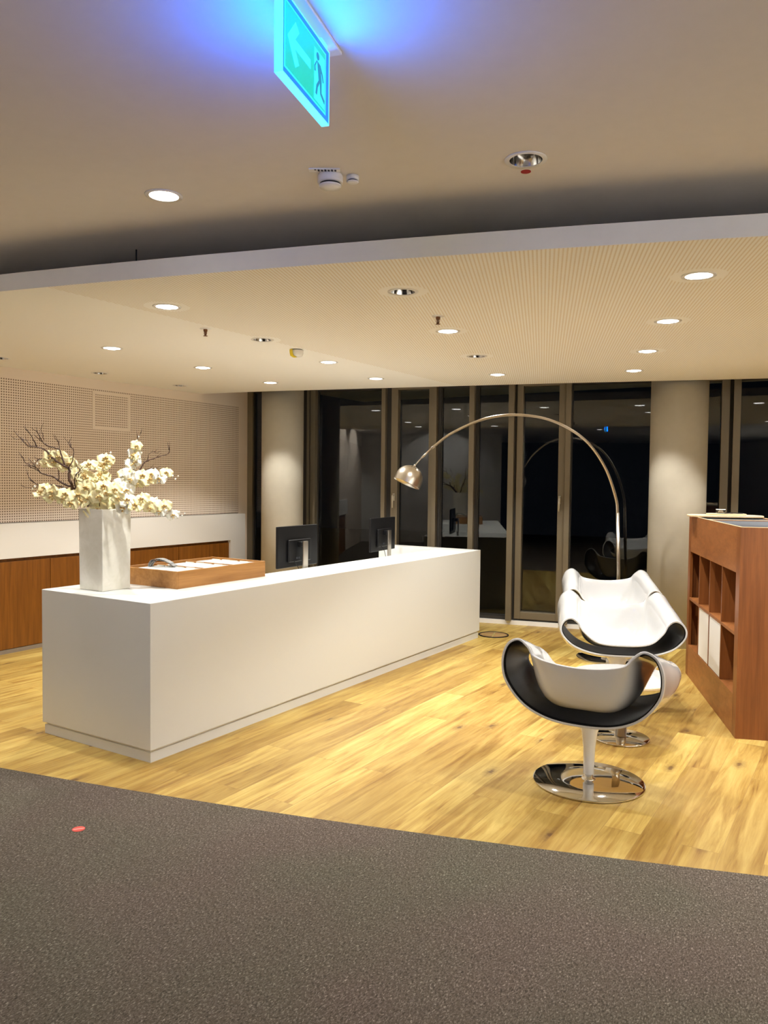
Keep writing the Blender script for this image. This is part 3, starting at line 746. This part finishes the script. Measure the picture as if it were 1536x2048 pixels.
branch('bare branch rising to the right behind the orchids with fine tips', [
    ([(210, 1040), (240, 985), (268, 945), (281, 926), (303, 917), (328, 908), (331, 898)], .0050, .0010, .12),
    ([(268, 945), (290, 940), (306, 938)], .0024, .0008, .12), ([(285, 925), (290, 908), (300, 905)], .0018, .0007, .12),
    ([(245, 985), (262, 930), (264, 889), (268, 877), (275, 867)], .0034, .0008, .10)], 0, .2)

# ------------------------------------------------------------------ armchairs
REAR = [(0, -.24, .385), (.18, -.24, .40), (.325, -.25, .465), (.425, -.265, .585), (.445, -.275, .70), (.415, -.28, .795), (.350, -.285, .832), (.292, -.29, .798), (.245, -.30, .752), (.13, -.315, .728), (0, -.32, .720)]
MID1 = [(0, -.10, .385), (.18, -.10, .395), (.335, -.10, .455), (.43, -.11, .56), (.452, -.12, .665), (.422, -.13, .755), (.357, -.135, .79), (.300, -.14, .745), (.262, -.19, .60), (.165, -.24, .525), (0, -.25, .515)]
MID2 = [(0, .05, .39), (.19, .05, .40), (.345, .04, .45), (.438, .03, .54), (.463, .03, .635), (.435, .02, .715), (.372, .015, .745), (.316, .02, .70), (.275, -.03, .54), (.175, -.10, .460), (0, -.115, .450)]
MID3 = [(0, .17, .405), (.20, .17, .415), (.355, .16, .46), (.445, .14, .545), (.468, .13, .625), (.440, .12, .69), (.382, .115, .715), (.328, .12, .675), (.285, .12, .565), (.185, .09, .478), (0, .08, .465)]
FRONT = [(0, .27, .435), (.20, .27, .445), (.355, .26, .490), (.442, .25, .56), (.464, .235, .62), (.438, .225, .672), (.388, .215, .690), (.335, .22, .660), (.290, .245, .60), (.185, .285, .532), (0, .30, .518)]
def half_to_loop(ring):
    ring = [(p[0]*.965, p[1], p[2]) for p in ring]
    full = [Vector(p) for p in ring]+[Vector((-p[0], p[1], p[2])) for p in reversed(ring[1:-1])]
    return full
def closed_cr(P, k):
    n = len(P); out = []
    for i in range(n):
        a, b, c_, d = P[i-1], P[i], P[(i+1) % n], P[(i+2) % n]
        for j in range(k):
            t__ = j/k; out.append(.5*((2*b)+(c_-a)*t__+(2*a-5*b+4*c_-d)*t__**2+(-a+3*b-3*c_+d)*t__**3))
    return out
def make_chair():
    K = 6; st = [closed_cr(half_to_loop(r), K) for r in (REAR, MID1, MID2, MID3, FRONT)]
    n = len(st[0]); cols = [catmull([s[i] for s in st], 5) for i in range(n)]; m = len(cols[0])
    t_ = thing('lounge_armchair', '', 'armchair')
    def grid(idx, closed, name, mt, th, off):
        bm = bmesh.new()
        V = [[bm.verts.new(cols[i % n][j]) for j in range(m)] for i in idx]
        rng = range(len(idx)) if closed else range(len(idx)-1)
        for a in rng:
            b = (a+1) % len(idx)
            for j in range(m-1): bm.faces.new([V[a][j], V[a][j+1], V[b][j+1], V[b][j]])
        me = bpy.data.meshes.new(name)
        bm.normal_update()
        # make normals point out of the loop
        c0 = sum((v.co for v in bm.verts), Vector())/len(bm.verts)
        fc = V[[i_ for i_, q_ in enumerate(idx) if q_ % n == 0][0]][m//2].link_faces[0]
        if fc.normal.z > 0: bmesh.ops.reverse_faces(bm, faces=bm.faces)
        bm.to_mesh(me); bm.free()
        o = link_mesh(name, me, mt, t_, True)
        md = o.modifiers.new('th', 'SOLIDIFY'); md.thickness = th; md.offset = off; md.use_even_offset = True
        return o
    o = grid(list(range(n)), True, 'shell', M_GLOSSW, .014, 0)
    md = o.modifiers.new('bv', 'BEVEL'); md.width = .003; md.segments = 2; md.limit_method = 'ANGLE'
    e = 7*K-3
    # lining starts a little inside both rims
    li = grid([i % n for i in range(n-e, n+e+1)], False, 'black_lining', M_GLOSSB, .005, -1)
    # push lining just inside the shell
    me = li.data; nor = [v.normal.copy() for v in me.vertices]
    for v, q in zip(me.vertices, nor): v.co -= q*.0072
    li['label'] = 'black inside'
    bm = bmesh.new(); lathe(bm, [(.031, .05), (.031, .12), (.034, .20), (.045, .29), (.068, .345), (.088, .375), (.088, .388)], 40); obj('stem', bm, M_GREYLEAN, t_, True)
    bm = bmesh.new(); lathe(bm, [(.040, .016), (.038, .024), (.024, .026), (.024, .052)], 32); obj('collar', bm, M_CHROME, t_, True)
    bm = bmesh.new(); lathe(bm, [(.300, 0), (.310, .004), (.310, .009), (.303, .0125), (.15, .016), (.04, .020), (0, .020)], 96); o = obj('base_disc', bm, M_CHROME, t_, True)
    md = o.modifiers.new('e', 'EDGE_SPLIT'); md.split_angle = math.radians(40)
    return t_
ch = make_chair(); ch.location = (2.279, 1.175, 0); ch.rotation_euler = (0, 0, math.radians(4))
tag(ch, 'white and black lounge armchair nearest to the viewer, seen from behind', 'armchair', 'lounge armchairs')
for (x, y, b, lab) in ((1.98, 2.83, 156, 'white shell armchair facing the viewer, the middle one of three'), (1.47, 4.42, 155, 'white shell armchair farthest back in front of the window')):
    c2 = copy_tree(ch); c2.location = (x, y, 0); c2.rotation_euler = (0, 0, math.radians(-b)); c2['label'] = lab

# side table between the chairs
t_ = thing('side_table', 'low round white side table behind the nearest armchair', 'table', (2.225, 2.05, 0))
bm = bmesh.new(); lathe(bm, [(.335, .405), (.340, .408), (.340, .418), (.337, .420)], 80); obj('table_edge', bm, M_PALEWOOD, t_)
bm = bmesh.new(); lathe(bm, [(.337, .4195), (.337, .4215)], 80); obj('table_top', bm, M_GLOSSW, t_)
bm = bmesh.new(); lathe(bm, [(.036, .02), (.036, .405)], 32); obj('stem', bm, M_STEEL, t_, True)
bm = bmesh.new(); lathe(bm, [(.180, 0), (.186, .004), (.186, .009), (.18, .012), (0, .016)], 64); obj('base_disc', bm, M_CHROME, t_, True)

# ------------------------------------------------------------------ arc lamp
t_ = thing('arc_floor_lamp', 'brushed steel arc floor lamp with dome shade before the dark windows', 'floor lamp', (1.44, 4.90, 0))
O = Vector((1.44, 4.90, 0))
def L_(p): return Vector(p)-O
bm = bmesh.new(); box(bm, -.17, .17, -.09, .09, 0, .24); o = obj('stone_base', bm, mat('white marble', (.72, .69, .65), .25), t_, bevel=.01, seg=3)
o.rotation_euler = (0, 0, .5)
bm = bmesh.new(); tube(bm, [L_((1.424, 4.89, .24)), L_((1.416, 4.885, .8)), L_((1.398, 4.872, 1.40))], .0185, 20); obj('pole', bm, M_STEEL, t_, True)
arc = [(1.398, 4.872, 1.38), (1.386, 4.835, 1.55), (1.313, 4.685, 1.857), (1.181, 4.439, 2.122), (.977, 4.12, 2.287), (.765, 3.778, 2.331), (.571, 3.45, 2.281), (.40, 3.12, 2.138), (.30, 2.905, 1.99)]
bm = bmesh.new(); A_ = catmull([L_(p) for p in arc], 8); tube(bm, A_, [.0155-.004*i/len(A_) for i in range(len(A_))], 18); obj('arc_arm', bm, M_STEEL, t_, True)
bm = bmesh.new(); tube(bm, [L_((.31, 2.925, 2.005)), L_((.262, 2.80, 1.905))], .0085, 14); tube(bm, [L_((.262, 2.80, 1.905)), L_((.236, 2.735, 1.842))], .0045, 12)
obj('arm_tip', bm, M_STEEL, t_, True)
ax = (RV*(-.36)+Vector((0, 0, -.80))+DV*(-.10)).normalized()      # shade opening direction
qt = (-ax).to_track_quat('Z', 'Y').to_matrix().to_4x4()
apex = L_((.232, 2.722, 1.825)); cen = apex+ax*.118
T = Matrix.Translation(cen) @ qt
Rr = .120
bm = bmesh.new()
prof = [(Rr*1.0, -.045), (Rr*1.0, 0)]+[(Rr*math.cos(a*PI/2/12), Rr*math.sin(a*PI/2/12)) for a in range(1, 8)]
pin = [(r-.0025, z-.0005) for r, z in reversed(prof)]
lathe(bm, prof+pin+[prof[0]], 64, close=False, T=T); sh = obj('dome_shade', bm, M_STEEL, t_, True)
bm = bmesh.new(); lathe(bm, [(Rr*1.0*math.cos(a*PI/2/12), Rr*1.0*math.sin(a*PI/2/12)) for a in range(7, 13)], 64, close=False, T=T)
M_CAP = mat('perforated steel', (.62, .57, .50), .28, 1.0); tt = NT(M_CAP)
pp = tt.obj(); ss = tt.n('ShaderNodeSeparateXYZ'); tt.l(pp, ss.inputs[0])
a1 = tt.math('SUBTRACT', tt.math('FRACT', tt.math('MULTIPLY', ss.outputs[0], 70)), .5); a2 = tt.math('SUBTRACT', tt.math('FRACT', tt.math('MULTIPLY', ss.outputs[2], 70)), .5)
hd = tt.math('LESS_THAN', tt.math('ADD', tt.math('MULTIPLY', a1, a1), tt.math('MULTIPLY', a2, a2)), .09)
tt.color(tt.mix(hd, (.62, .57, .50), (.01, .01, .01)))
obj('perforated_cap', bm, M_CAP, sh, True)
bm = bmesh.new(); lathe(bm, [(0, Rr+.02), (.010, Rr+.016), (.012, Rr+.006), (.010, Rr-.004)], 20, T=T); obj('swivel_joint', bm, M_CHROME, t_, True)

# ------------------------------------------------------------------ display shelf on the right
SR = .3586; SLn, SW, SH = 1.855, .55, 1.417
t_ = thing('display_shelf', 'high walnut display shelf with open compartments at the right', 'shelf', (2.8698, 2.4714, 0), SR)
# local: x = width away from the chairs, y = length towards the window
bm = bmesh.new()
box(bm, 0, .024, .0, .10, 0, SH); box(bm, 0, .024, SLn-.09, SLn, 0, SH)       # stiles of the long side
box(bm, .024, SW, 0, .024, 0, SH); box(bm, .024, SW, SLn-.024, SLn, 0, SH)      # end walls
box(bm, SW-.024, SW, .024, SLn-.024, 0, SH)
obj('side_panel', bm, M_SHELF_V, t_)
bm = bmesh.new(); box(bm, 0.001, .024, .10, SLn-.09, 1.125, SH); obj('header_board', bm, M_SHELF_H, t_)
bm = bmesh.new(); box(bm, 0.001, .024, .10, SLn-.09, 0, .256); obj('base_board', bm, M_SHELF_H, t_)
for z in (.256, .678, 1.105):
    bm = bmesh.new(); box(bm, .001, .36, .10-.0, SLn-.09, z, z+(.02 if z != .678 else .021)); obj('shelf_board', bm, M_SHELF_H, t_)
cols_ = [.10, .52, .94, 1.352, SLn-.09]
for yy in cols_[1:-1]:
    bm = bmesh.new(); box(bm, .002, .36, yy-.008, yy+.008, .278, .678); box(bm, .002, .36, yy-.008, yy+.008, .699, 1.105); obj('partition', bm, M_SHELF_V, t_)
bm = bmesh.new(); box(bm, .36, .375, .024, SLn-.024, .2, 1.2); obj('back_panel', bm, M_SHELF_V, t_)
for ya, yb in ((cols_[1]+.009, cols_[2]-.009), (cols_[2]+.009, cols_[3]-.009)):
    bm = bmesh.new(); box(bm, .006, .024, ya, yb, .281, .674); o = obj('white_door', bm, M_CABWHITE, t_, bevel=.0015); o['label'] = 'white door'
bm = bmesh.new()
e_ = .010
box(bm, 0, e_, 0, SLn, SH, SH+.004); box(bm, SW-e_, SW, 0, SLn, SH, SH+.004); box(bm, e_, SW-e_, 0, e_, SH, SH+.004); box(bm, e_, SW-e_, SLn-e_, SLn, SH, SH+.004)
box(bm, e_, SW-e_, 1.085, 1.085+e_, SH, SH+.004); obj('top_edging', bm, M_PALEWOOD, t_)
bm = bmesh.new(); box(bm, .025, SW-.025, .025, SLn-.025, SH-.010, SH-.005); obj('top_liner', bm, M_DARKGREY, t_)
bm = bmesh.new(); box(bm, .025, SW-.025, 1.083, 1.097, SH-.005, SH-.001); obj('top_divider', bm, M_SHELF_H, t_)
def Sh(x, y, z): return Vector((2.8698+math.cos(SR)*x-math.sin(SR)*y, 2.4714+math.sin(SR)*x+math.cos(SR)*y, z))
def oval(bm, rx, ry, z0, z1, n=56, pw=2.6):
    pts = [(rx*math.copysign(abs(math.cos(2*PI*k/n))**(2/pw), math.cos(2*PI*k/n)), ry*math.copysign(abs(math.sin(2*PI*k/n))**(2/pw), math.sin(2*PI*k/n))) for k in range(n)]
    prism(bm, pts, z0, z1)
ZT2 = SH+.0045
bm = bmesh.new(); oval(bm, .305, .19, 0, .016); o = obj('serving_board', bm, M_PALEWOOD, bevel=.004); o.location = Sh(.245, 1.62, ZT2); o.rotation_euler = (0, 0, SR+.02)
tag(o, 'large pale oval wooden board on the far end of the walnut shelf', 'board')
bm = bmesh.new(); oval(bm, .16, .10, 0, .012); o = obj('small_board', bm, M_PALEWOOD, bevel=.003); o.location = Sh(.26, 1.64, ZT2+.0165); o.rotation_euler = (0, 0, SR-.1)
tag(o, 'small pale wooden board on the large oval board', 'board')
t_ = thing('glass_bowl', 'small clear glass bowl on the wooden boards of the walnut shelf', 'bowl', Sh(.22, 1.66, ZT2+.029))
bm = bmesh.new(); lathe(bm, [(0, 0), (.034, 0), (.038, .006), (.038, .032), (.035, .032), (.034, .008), (0, .006)], 32, close=False); obj('glass_wall', bm, M_CLEAR, t_, True)
bm = bmesh.new(); lathe(bm, [(.039, .031), (.039, .036), (.034, .036)], 32, close=False); obj('white_rim', bm, M_WHITE, t_, True)
bm = bmesh.new(); lathe(bm, [(.030, .0075), (.030, .018)], 24); obj('dark_content', bm, M_BLACK, t_)
for (dx, dy, r, lab) in ((.27, 1.58, .5, 'dark slim pen on the small wooden board, nearer the bowl'), (.34, 1.60, -.3, 'dark slim pen on the small wooden board, toward the right end')):
    bm = bmesh.new(); tube(bm, [(-.05, 0, .005), (.04, 0, .005), (.052, 0, .005)], [.0045, .0045, .0015], 10); o = obj('pen', bm, M_BLACK, smooth=True)
    o.location = Sh(dx, dy, ZT2+.029); o.rotation_euler = (0, 0, SR+r); tag(o, lab, 'pen', 'pens on the small board')
bm = bmesh.new(); lathe(bm, [(.0, 0), (.016, .004), (.022, .016), (.012, .03), (0, .034)], 16); o = obj('wooden_ornament', bm, M_BRASS, smooth=True)
o.location = Sh(.05, .60, .699); tag(o, 'tiny dark ornament standing in an upper shelf compartment', 'ornament')

# ------------------------------------------------------------------ floor items
t_ = thing('floor_outlet', 'round black rimmed floor outlet beside the far end of the counter', 'floor outlet', (.07, 4.83, .001))
bm = bmesh.new(); lathe(bm, [(.152, 0), (.168, 0), (.166, .008), (.154, .008), (.152, 0)], 56, close=False); obj('rim', bm, M_BLACK, t_, True)
bm = bmesh.new(); lathe(bm, [(.152, 0), (.152, .003)], 56); obj('lid', bm, mat('oak lid', (.46, .27, .11), .4), t_)
bm = bmesh.new(); box(bm, -.135, .135, -.008, .008, .003, .005); box(bm, -.008, .008, -.135, .135, .003, .0049); o = obj('brass_cross', bm, mat('pale brass', (.80, .66, .25), .3, .4), t_); o.rotation_euler = (0, 0, .3)
t_ = thing('floor_sticker', 'small round red sticker on the grey carpet', 'sticker', (.40, -.80, .0045))
bm = bmesh.new(); lathe(bm, [(.030, 0), (.030, .0012)], 32); obj('disc', bm, mat('pinkish red', (.72, .10, .08), .3), t_)
bm = bmesh.new(); box(bm, -.024, .024, -.004, .004, .0012, .0016); o = obj('white_bar', bm, mat('pale pink', (.85, .45, .40), .4), t_); o.rotation_euler = (0, 0, .9)

# ------------------------------------------------------------------ exterior at night
bm = bmesh.new(); box(bm, -12, 20, .2, 18, -.16, -.10, lambda v: F(v.x, -v.y, v.z)); struct(obj('ground', bm, mat('terrace paving', (.05, .05, .05), .8)))
